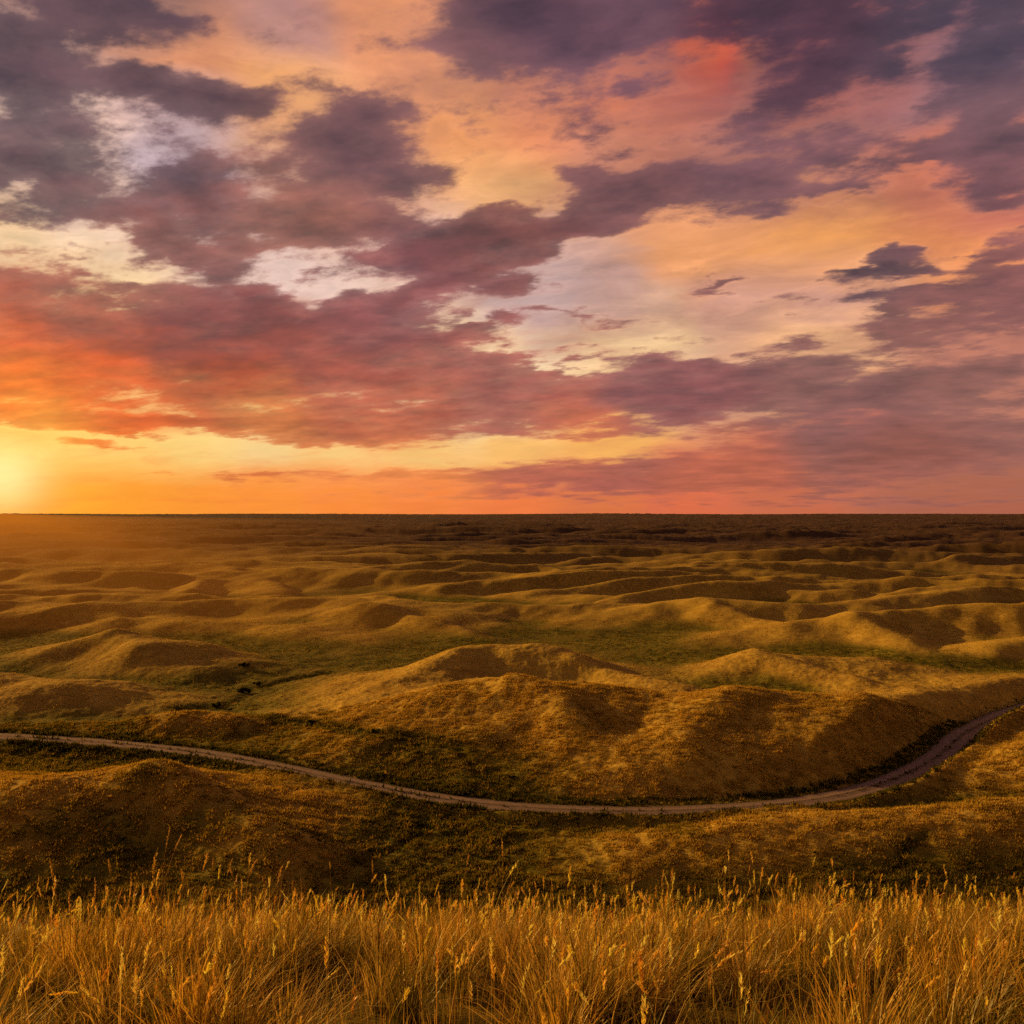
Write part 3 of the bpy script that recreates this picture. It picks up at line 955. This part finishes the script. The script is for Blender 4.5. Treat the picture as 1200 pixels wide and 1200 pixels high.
# ---- tall dry grass on the hill one stands on
def build_near_grass():
    parts = []
    # bunches
    nb = 4100
    bx, by = wedge(nb, 2.6, 17.0, 0.64, 2.4)
    keep = rng.random(nb) < np.clip(0.20 + 2.8 * gnoise(bx / 0.85, by / 0.85, 301) + 0.5 * sstep(by, 4.8, 7.5), 0.01, 1)
    bx, by = bx[keep], by[keep]
    nb = len(bx)
    size = rng.lognormal(0, 0.25, nb)
    hgt = 0.55 * (1 + 0.7 * gnoise(bx / 1.6, by / 1.6, 311)) * rng.uniform(0.75, 1.2, nb)
    cnt = np.maximum(24, (100 * size).astype(int))
    idx = np.repeat(np.arange(nb), cnt)
    n = len(idx)
    rad = np.abs(rng.normal(0, 0.085, n)) * size[idx]
    th = rng.random(n) * 2 * np.pi
    x, y = bx[idx] + rad * np.cos(th), by[idx] + rad * np.sin(th)
    z = land(x, y)[0] - 0.02
    root = np.stack([x, y, z], 1)
    lean = np.clip(0.12 + rad * 3.2 + np.abs(rng.normal(0, 0.18, n)), 0, 1.0)
    az = th + rng.normal(0, 0.5, n)
    # a light wind from the left
    lx, ly = lean * np.cos(az) + 0.16, lean * np.sin(az) + 0.02
    lean, az = np.hypot(lx, ly), np.arctan2(ly, lx)
    tone = rng.random(nb)
    pal = np.where(tone[:, None] < 0.46, STRAW, np.where(tone[:, None] < 0.62, CHAFF * 0.9, np.where(tone[:, None] < 0.68, RUST, OLIV * 1.1)))
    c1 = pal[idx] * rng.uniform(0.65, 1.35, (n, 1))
    c0 = (0.20 * GREEN + 0.05 * pal[idx]) * rng.uniform(0.4, 1.1, (n, 1))  # greener bases, with the shade low in the bunch painted in
    grn = rng.random(n) < 0.22
    c1[grn] = (OLIV * 0.4 + GREEN * 0.3) * rng.uniform(0.7, 1.5, (grn.sum(), 1))
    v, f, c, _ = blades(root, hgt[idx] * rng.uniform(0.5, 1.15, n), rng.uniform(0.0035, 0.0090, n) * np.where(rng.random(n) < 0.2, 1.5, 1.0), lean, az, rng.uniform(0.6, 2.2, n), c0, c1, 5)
    parts.append((v, f, c))
    # short litter and shoots between the bunches
    n = 52000
    x, y = wedge(n, 2.6, 17.0, 0.64, 2.4)
    z = land(x, y)[0] - 0.02
    c1 = pick(n, [GOLD, RUST, OLIV, GREEN, PALE], [3, 3, 3, 2, 1])
    v, f, c, _ = blades(np.stack([x, y, z], 1), rng.uniform(0.10, 0.36, n), rng.uniform(0.003, 0.007, n), np.abs(rng.normal(0.2, 0.3, n)).clip(0, 1.1), rng.random(n) * 2 * np.pi,
                        rng.uniform(0.6, 2.4, n), c1 * 0.5, c1, 4)
    parts.append((v, f, c))
    # flowering stems with seed heads
    n = 9300
    x, y = wedge(n, 2.9, 16.0, 0.63, 2.4)
    ok = rng.random(n) < np.clip(0.42 + 1.3 * gnoise(x / 0.85, y / 0.85, 301) + 0.3 * sstep(y, 4.8, 7.5), 0.08, 1)
    x, y = x[ok], y[ok]
    n = len(x)
    z = land(x, y)[0]
    hs = (0.60 + 0.11 * rng.normal(0, 1, n)) * (1 + 0.6 * gnoise(x / 1.6, y / 1.6, 311))
    az = rng.normal(0.1, 1.3, n)
    c1 = pick(n, [STRAW, CHAFF, RUST], [4, 4, 1])
    v, f, c, mid = blades(np.stack([x, y, z], 1), hs, rng.uniform(0.0025, 0.004, n), np.abs(rng.normal(0.18, 0.16, n)).clip(0, 0.8), az, rng.uniform(0.8, 2.2, n), c1 * 0.6, c1, 7)
    parts.append((v, f, c))
    hl = rng.uniform(0.07, 0.17, n)
    parts.append(spikelets(mid, 24, hl, rng.uniform(0.012, 0.024, n), c1 * 1.2))
    V, F, C = join(parts)
    me = new_mesh("tall_grass", V, F, M_GRASS)
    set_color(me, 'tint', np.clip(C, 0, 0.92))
    obj("tall_grass", me, kind='stuff', label='tall golden seed-headed prairie grass covering the near slope', category='grass')


# ---- tufts over the hills beyond
def build_tufts():
    parts, norms = [], []
    for n, d0, d1, hs in ((330000, 90, 175, 1.25), (100000, 175, 330, 1.0), (25000, 330, 480, 1.0)):
        x, y = wedge(n, d0, d1, 0.62)
        z, g, rd, nrm = sample_ground(x, y)
        clump = fbm(x / (1.5 * hs), y / (1.5 * hs), 2, 0.5, 405)
        dens = np.clip(0.5 + 0.6 * fbm(x / 6.0, y / 6.0, 2, 0.6, 401) + 0.9 * clump, 0.05, 1)
        ok = ((rd > 2.0 + rng.random(n) * 1.0) | ((rd < 0.35) & (rng.random(n) < 0.25))) & (rng.random(n) < dens)
        x, y, z, g, rd, clump, nrm = x[ok], y[ok], z[ok], g[ok], rd[ok], clump[ok], nrm[ok]
        n = len(x)
        big = fbm(x / 11, y / 11, 2, 0.5, 411)
        h = hs * rng.uniform(0.13, 0.29, n) * (1 + 0.4 * big + 0.6 * np.clip(clump, -0.3, 0.6)) * (1 + 0.4 * (g > 0.6))
        gg = np.clip(g + 0.35 * fbm(x / 8, y / 8, 2, 0.5, 421) + rng.normal(0, 0.12, n), 0, 1)
        wgt = sstep(gg, 0.18, 0.62)[:, None]
        dry = pick(n, [GOLD, PALE, RUST, OLIV], [5, 1.6, 2.2, 1.2])
        sel = 0.35 * fbm(x / 2.2, y / 2.2, 2, 0.6, 431) + 0.5 * fbm(x / 9, y / 9, 2, 0.6, 433) + rng.normal(0, 0.10, n)
        tone = np.where(sel[:, None] < -0.30, RUST, np.where(sel[:, None] < -0.14, OLIV * 1.4, np.where(sel[:, None] < 0.28, GOLD, PALE)))
        dry = 0.4 * dry + 0.6 * tone
        wet = pick(n, [OLIV, GREEN, GOLD * 0.7], [4, 3, 1])
        top = sstep(gg, 0.16, -0.0)[:, None]
        dry = dry * (1 - 0.6 * top) + 0.6 * top * (0.5 * PALE + 0.5 * GOLD) * 1.1  # paler crest grass, its sunlit look put into the tuft colour
        C1 = dry * (1 - wgt) + wet * wgt
        bank = (rd < 5.4) & (rng.random(n) < 0.6)
        C1[bank] = pick(bank.sum(), [GREEN * 0.6, OLIV * 0.6], [3, 1])
        h = np.where(bank, h * 1.5, h)
        for b in range(3):
            a = rng.random(n) * 2 * np.pi
            fa = a + rng.normal(0, 0.6, n)
            w = h * rng.uniform(0.22, 0.42, n)
            le = h * rng.uniform(0.2, 0.75, n)
            bx, by = x + 0.12 * hs * np.cos(a), y + 0.12 * hs * np.sin(a)
            P0 = np.stack([bx - w * np.sin(fa), by + w * np.cos(fa), z - 0.08], 1)
            P1 = np.stack([bx + w * np.sin(fa), by - w * np.cos(fa), z - 0.08], 1)
            P2 = np.stack([bx + le * np.cos(a) + 0.06 * h, by + le * np.sin(a), z + h * rng.uniform(0.7, 1.1, n)], 1)
            V = np.stack([P0, P1, P2], 1).reshape(-1, 3)
            F = np.arange(n * 3).reshape(-1, 3)
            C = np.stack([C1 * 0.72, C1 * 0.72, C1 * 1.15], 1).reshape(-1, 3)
            parts.append((V, F, C))
            norms.append(np.repeat(nrm, 3, 0))
    V, F, C = join(parts)
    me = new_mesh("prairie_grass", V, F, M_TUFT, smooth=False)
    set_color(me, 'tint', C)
    a = me.attributes.new('slope', 'FLOAT_VECTOR', 'POINT')
    a.data.foreach_set('vector', np.vstack(norms).astype(np.float32).ravel())
    obj("prairie_grass", me, kind='stuff', label='golden and olive grass tufts covering the rolling hills', category='grass')


build_near_grass()
build_tufts()

# ------------------------------------------------------------------ haze given its own sun-coloured glow
def build_haze():
    m, N, out = mat_base("glowing_haze")
    vs = N.node('ShaderNodeVolumeScatter')
    vs.inputs['Color'].default_value = (1.0, 0.50, 0.16, 1)
    vs.inputs['Density'].default_value = 1 / 14000.0
    vs.inputs['Anisotropy'].default_value = 0.82
    em = N.node('ShaderNodeEmission')
    em.inputs['Color'].default_value = (1.0, 0.27, 0.02, 1)
    em.inputs['Strength'].default_value = 0.00045  # emission stands in for sunlight scattered by the haze
    ad = N.node('ShaderNodeAddShader')
    N.l.new(vs.outputs[0], ad.inputs[0])
    N.l.new(em.outputs[0], ad.inputs[1])
    ab = N.node('ShaderNodeVolumeAbsorption')
    ab.inputs['Color'].default_value = (0, 0, 0, 1)
    ab.inputs['Density'].default_value = 1 / 1000.0
    ad2 = N.node('ShaderNodeAddShader')
    N.l.new(ad.outputs[0], ad2.inputs[0])
    N.l.new(ab.outputs[0], ad2.inputs[1])
    N.l.new(ad2.outputs[0], out.inputs['Volume'])
    m.cycles.homogeneous_volume = True
    P = [(-20, 260), (-7500, 13000), (-20000, 13000), (-900, 230)]
    n = len(P)
    V = np.array([(x, y, -70.0) for x, y in P] + [(x, y, -2.0) for x, y in P])
    me = bpy.data.meshes.new("haze")
    faces = [tuple(range(n))[::-1], tuple(range(n, 2 * n))] + [(i, (i + 1) % n, n + (i + 1) % n, n + i) for i in range(n)]
    me.from_pydata(V.tolist(), [], faces)
    import bmesh
    bm = bmesh.new()
    bm.from_mesh(me)
    bmesh.ops.recalc_face_normals(bm, faces=bm.faces)
    bm.to_mesh(me)
    bm.free()
    me.materials.append(m)
    obj("haze", me, kind='stuff', label='orange self-glowing haze over the hills at the left', category='haze')


# ------------------------------------------------------------------ single grass stalks that stand out of the tall grass
def empty(name, loc, **props):
    o = bpy.data.objects.new(name, None)
    o.empty_display_size = 0.2
    o.location = loc
    col.objects.link(o)
    for k, v in props.items():
        o[k] = v
    return o


def tube(path, radii, k=6):
    """a round tapering tube along a path"""
    path = np.asarray(path, float)
    n = len(path)
    tg = np.gradient(path, axis=0)
    tg /= np.linalg.norm(tg, axis=1)[:, None]
    ref = np.array([0.0, 1.0, 0.0])
    u = np.cross(tg, ref)
    u /= np.linalg.norm(u, axis=1)[:, None]
    v = np.cross(tg, u)
    a = np.linspace(0, 2 * np.pi, k, endpoint=False)
    V = path[:, None, :] + np.asarray(radii)[:, None, None] * (np.cos(a)[None, :, None] * u[:, None, :] + np.sin(a)[None, :, None] * v[:, None, :])
    i = np.arange(n - 1)[:, None] * k
    j = np.arange(k)[None, :]
    F = np.stack([i + j, i + (j + 1) % k, i + k + (j + 1) % k, i + k + j], -1).reshape(-1, 4)
    return V.reshape(-1, 3), F


# tip x, tip y, distance, foot x offset (px), head length (m), label
STALKS = [
    (196, 970, 5.6, -14, 0.135, 'tallest pale stalk against the dark hillside at left, its narrow head upright'),
    (213, 978, 5.6, -40, 0.12, 'tall pale stalk leaning right, just beside the tallest one against the dark hillside'),
    (175, 989, 5.4, 6, 0.21, 'stalk with a long thin ragged head, left of the two tallest stalks'),
    (54, 1004, 5.2, 20, 0.14, 'stalk rising alone near the left edge of the grass, bending slightly left'),
    (129, 1006, 6.0, 2, 0.13, 'straight stalk with a short blunt head between the left edge and the ragged stalk'),
    (158, 1020, 5.2, -18, 0.16, 'broad-headed stalk below the ragged one, tip bending right'),
    (114, 1026, 5.0, -10, 0.13, 'pale stalk with its tip curved right, low in front of the dark hillside'),
    (81, 1042, 4.8, -10, 0.14, 'bushy-headed short stalk at the left, in the top fringe of the grass'),
    (216, 1018, 6.4, 0, 0.12, 'short dim stalk directly below the right-leaning tall stalk'),
    (248, 1005, 6.6, 6, 0.10, 'thin stalk with a slim drooping head right of the two tallest'),
    (264, 1003, 6.2, 4, 0.13, 'left one of the twin stalks with blunt heads near the hill foot'),
    (272, 1010, 6.2, 8, 0.13, 'right one of the twin stalks with blunt heads near the hill foot'),
    (295, 1004, 6.0, -4, 0.13, 'upright dark-headed stalk right of the twin stalks'),
    (330, 1014, 6.6, -10, 0.12, 'leaning stalk rising where the dark hillside ends at the grass'),
    (437, 1008, 7.0, 6, 0.11, 'thin stalk standing alone in front of the dark gully'),
    (545, 1000, 7.2, -2, 0.10, 'slim stalk standing alone near the middle of the grass fringe'),
    (590, 982, 7.0, 2, 0.12, 'highest stalk in the middle, dim against the green slope'),
    (776, 1018, 7.0, -8, 0.12, 'stalk with a rusty head rising right of the middle'),
    (905, 1020, 6.6, 10, 0.12, 'stalk leaning left below the right-hand golden hill'),
    (1072, 1024, 6.2, -16, 0.13, 'stalk leaning right below the dark gully on the right-hand hill'),
    (888, 1086, 4.6, -70, 0.15, 'long foreground stalk arching right with a bent golden head'),
    (948, 1095, 4.4, -95, 0.17, 'foreground stalk leaning far right across the shaded grass'),
    (779, 1126, 4.2, -30, 0.15, 'thick pale-headed stalk low in the foreground, right of the middle'),
    (505, 1104, 4.3, -60, 0.16, 'foreground stalk left of the middle with a stout head leaning right'),
    (332, 1146, 4.1, -40, 0.15, 'foreground stalk over the dark gap in the grass, pointing right'),
    (220, 1116, 4.3, -30, 0.15, 'foreground stalk beside the dark gap at left, head slanting right'),
    (1186, 1075, 4.4, -60, 0.19, 'long-headed stalk leaning right near the right edge'),
    (1012, 1070, 4.8, -30, 0.13, 'pale upright stalk in the lit grass at right'),
]


def build_stalks():
    g = np.random.default_rng(77)
    for tx, ty, d, off, hl, label in STALKS:
        tip = np.array(spot(tx, ty, d))
        fx = (tx + off - 600) / FOC * d
        fy = d + g.uniform(-0.15, 0.15)
        fz = float(land(np.array([fx]), np.array([fy]))[0][0]) - 0.02
        foot = np.array([fx, fy, fz])
        root = empty("grass_stalk", foot, label=label, category='grass stalk', group='single grass stalks standing out of the tall grass')
        t = np.linspace(0, 1, 22)[:, None]
        rel = tip - foot
        path = np.column_stack([rel[0] * t ** 1.8, rel[1] * t ** 1.8, rel[2] * t])
        nod = g.uniform(-0.03, 0.05)
        path[:, 0] += nod * np.maximum(0, t[:, 0] - 0.8) ** 2 * 25
        path[:, 2] -= abs(nod) * np.maximum(0, t[:, 0] - 0.85) ** 2 * 22
        path[:, 0] += 0.012 * np.sin(t[:, 0] * 5 + g.random() * 6)
        tone = np.array(PALE) * g.uniform(0.8, 1.05) if g.random() < 0.6 else np.array(GOLD) * g.uniform(0.8, 1.1)
        V, F = tube(path, np.linspace(0.0028, 0.0013, 22), 5)
        me = new_mesh("stem", V, F, M_GRASS)
        set_color(me, 'tint', np.repeat(tone[None] * 0.6, len(V), 0) * (0.6 + 0.4 * np.repeat(t, 5, 0)))
        obj("stem", me, root)
        hv, hf, hc = spikelets_along(path, hl * g.uniform(0.8, 1.2), int(g.integers(40, 70)), g.uniform(0.013, 0.020), tone, g)
        me = new_mesh("seed_head", hv, hf, M_GRASS)
        set_color(me, 'tint', hc)
        obj("seed_head", me, root)
        L = float(np.linalg.norm(rel))
        for k in range(2):
            u = g.uniform(0.12, 0.45)
            p = path[int(u * 21)]
            a = np.array([g.uniform(0, 6.28)])
            v, f, c, _ = blades(p[None], np.array([L * g.uniform(0.2, 0.35)]), np.array([0.006]), np.array([g.uniform(0.3, 0.6)]), a, np.array([1.5]), tone[None] * 0.45, tone[None] * 0.8, 7)
            me = new_mesh("leaf", v, f, M_GRASS)
            set_color(me, 'tint', c)
            obj("leaf", me, root)


def spikelets_along(path, head_len, n, size, tone, g):
    """one seed head: chaffy spikelets crowded along the last stretch of the stem"""
    s = np.concatenate([[0], np.cumsum(np.linalg.norm(np.diff(path, axis=0), axis=1))])
    u = np.sort(g.random(n))
    q = s[-1] - head_len * (1 - u)
    base = np.stack([np.interp(q, s, path[:, i]) for i in range(3)], 1)
    ax = path[-1] - path[-3]
    ax /= np.linalg.norm(ax)
    prof = np.sin(np.pi * np.clip(u * 0.85 + 0.12, 0, 1)) ** 0.7
    th = g.random(n) * 2 * np.pi
    side = np.stack([np.cos(th), np.sin(th), g.normal(0, 0.2, n)], -1)
    d = ax[None] + side * g.uniform(0.3, 0.65, (n, 1))
    d /= np.linalg.norm(d, axis=1)[:, None]
    ln = size * (0.45 + 0.75 * prof)
    perp = np.cross(d, side)
    perp /= np.linalg.norm(perp, axis=1)[:, None] + 1e-9
    tp, m = base + d * ln[:, None], base + d * (ln * 0.45)[:, None]
    w = (ln * 0.16)[:, None]
    V = np.stack([base, m + perp * w, tp, m - perp * w], 1).reshape(-1, 3)
    C = np.repeat(tone[None] * g.uniform(0.85, 1.35, (n, 1)), 4, 0)
    F = np.arange(n * 4).reshape(-1, 4)
    # the axis that carries them
    core = np.stack([np.interp(s[-1] - head_len * (1 - np.linspace(0, 1, 8)), s, path[:, i]) for i in range(3)], 1)
    cv, cf = tube(core, np.linspace(0.003, 0.0015, 8), 5)
    return np.vstack([V, cv]), np.vstack([F, cf + n * 4]), np.vstack([C, np.repeat(tone[None], len(cv), 0)])


# ------------------------------------------------------------------ dark shrubs in the damp hollows
SHRUBS = [
    (286, 812, 1.9, 'dark shrub at the bend of the creek line left of the central hill'),
    (302, 803, 1.3, 'small dark shrub on the creek, just behind the one at its bend'),
    (256, 829, 1.5, 'low dark shrub where the creek line meets the lit ridge at left'),
    (367, 848, 1.1, 'round dark shrub alone in the hollow below the central hill'),
    (438, 859, 1.0, 'squat shrub in the dip right of the round one'),
    (335, 842, 0.9, 'tiny shrub at the right end of the lit ridge'),
    (492, 968, 1.0, 'dark shrub at the head of the gully in front of the road'),
    (476, 988, 0.8, 'small shrub halfway down the gully in front of the road'),
    (285, 781, 1.6, 'broad dark shrub clump at the foot of the rounded hill at left'),
    (600, 912, 0.8, 'small shrub on the green flat behind the road bend'),
]


def build_shrubs():
    g = np.random.default_rng(5)
    m = mat_grass("shrub_leaves", 0.3)
    bark = mat_grass("shrub_bark", 0.0)
    for px, py, size, label in SHRUBS:
        x, y, z = sight(px, py)
        root = empty("shrub", (x, y, z - 0.1), label=label, category='shrub', group='dark shrubs in the hollows of the valley')
        n = 900
        lobes = g.normal(0, 0.38, (7, 3)) * np.array([1.25, 0.9, 0.35]) + np.array([0, 0, 0.55])
        k = g.integers(0, 7, n)
        r = g.normal(0, 1, (n, 3))
        r /= np.linalg.norm(r, axis=1)[:, None]
        c = (lobes[k] + r * (0.36 * g.random((n, 1)) ** 0.4) * np.array([1, 1, 0.8])) * size * 0.75
        c[:, 2] = np.maximum(c[:, 2], 0.08)
        d1 = g.normal(0, 1, (n, 3))
        d2 = g.normal(0, 1, (n, 3))
        s = size * 0.11 * g.uniform(0.6, 1.4, (n, 1))
        d1 *= s / np.linalg.norm(d1, axis=1)[:, None]
        d2 *= 0.6 * s / np.linalg.norm(d2, axis=1)[:, None]
        V = np.stack([c - d1, c - d2, c + d1, c + d2], 1).reshape(-1, 3)
        me = new_mesh("foliage", V, np.arange(n * 4).reshape(-1, 4), m, smooth=False)
        set_color(me, 'tint', np.repeat(np.array([0.05, 0.055, 0.014])[None] * g.uniform(0.6, 1.5, (n, 1)), 4, 0))
        obj("foliage", me, root)
        VV, FF, o = [], [], 0
        for q in range(5):
            e = lobes[q] * size * 0.7
            t = np.linspace(0, 1, 6)[:, None]
            v, f = tube(e[None] * t * np.array([1, 1, 1]) + np.array([0, 0.0, -0.15]) * (1 - t), np.linspace(0.05, 0.015, 6) * size, 5)
            VV.append(v)
            FF.append(f + o)
            o += len(v)
        me = new_mesh("branches", np.vstack(VV), np.vstack(FF), bark)
        set_color(me, 'tint', np.repeat(np.array([[0.07, 0.045, 0.025]]), o, 0))
        obj("branches", me, root)


build_haze()
build_stalks()
build_shrubs()

# ------------------------------------------------------------------ sun, camera, render settings
sl = bpy.data.lights.new("sun", 'SUN')
sl.energy = 5.0
sl.angle = 0.5 * D2R
sl.color = (1.0, 0.53, 0.12)
so = bpy.data.objects.new("sun", sl)
col.objects.link(so)
import mathutils
sdir = mathutils.Vector((math.sin(SUN_AZ * D2R) * math.cos(SUN_EL * D2R), math.cos(SUN_AZ * D2R) * math.cos(SUN_EL * D2R), math.sin(SUN_EL * D2R)))
so.rotation_euler = sdir.to_track_quat('Z', 'Y').to_euler()
so.location = (-30, 40, 20)

cam = bpy.data.cameras.new("camera")
cam.sensor_width = 36.0
cam.lens = FOC / 1200.0 * 36.0
cam.clip_start = 0.05
cam.clip_end = 120000.0
cam.shift_y = (HZ - 600.0) / 1200.0
co = bpy.data.objects.new("camera", cam)
co.location = (0, 0, 0)
co.rotation_euler = (90 * D2R, 0, 0)
col.objects.link(co)
scene.camera = co

scene.view_settings.view_transform = 'Standard'
scene.view_settings.look = 'None'
scene.view_settings.exposure = 0.0
scene.view_settings.gamma = 1.0
cy = scene.cycles
cy.use_adaptive_sampling = True
cy.adaptive_threshold = 0.02
cy.adaptive_min_samples = 12
cy.max_bounces = 4
cy.diffuse_bounces = 2
cy.glossy_bounces = 1
cy.transmission_bounces = 3
cy.volume_bounces = 0
cy.transparent_max_bounces = 4
cy.use_denoising = False
cy.denoiser = 'OPENIMAGEDENOISE'
cy.denoising_input_passes = 'RGB_ALBEDO_NORMAL'
cy.denoising_prefilter = 'FAST'
cy.pixel_filter_type = 'BLACKMAN_HARRIS'
cy.filter_width = 1.5
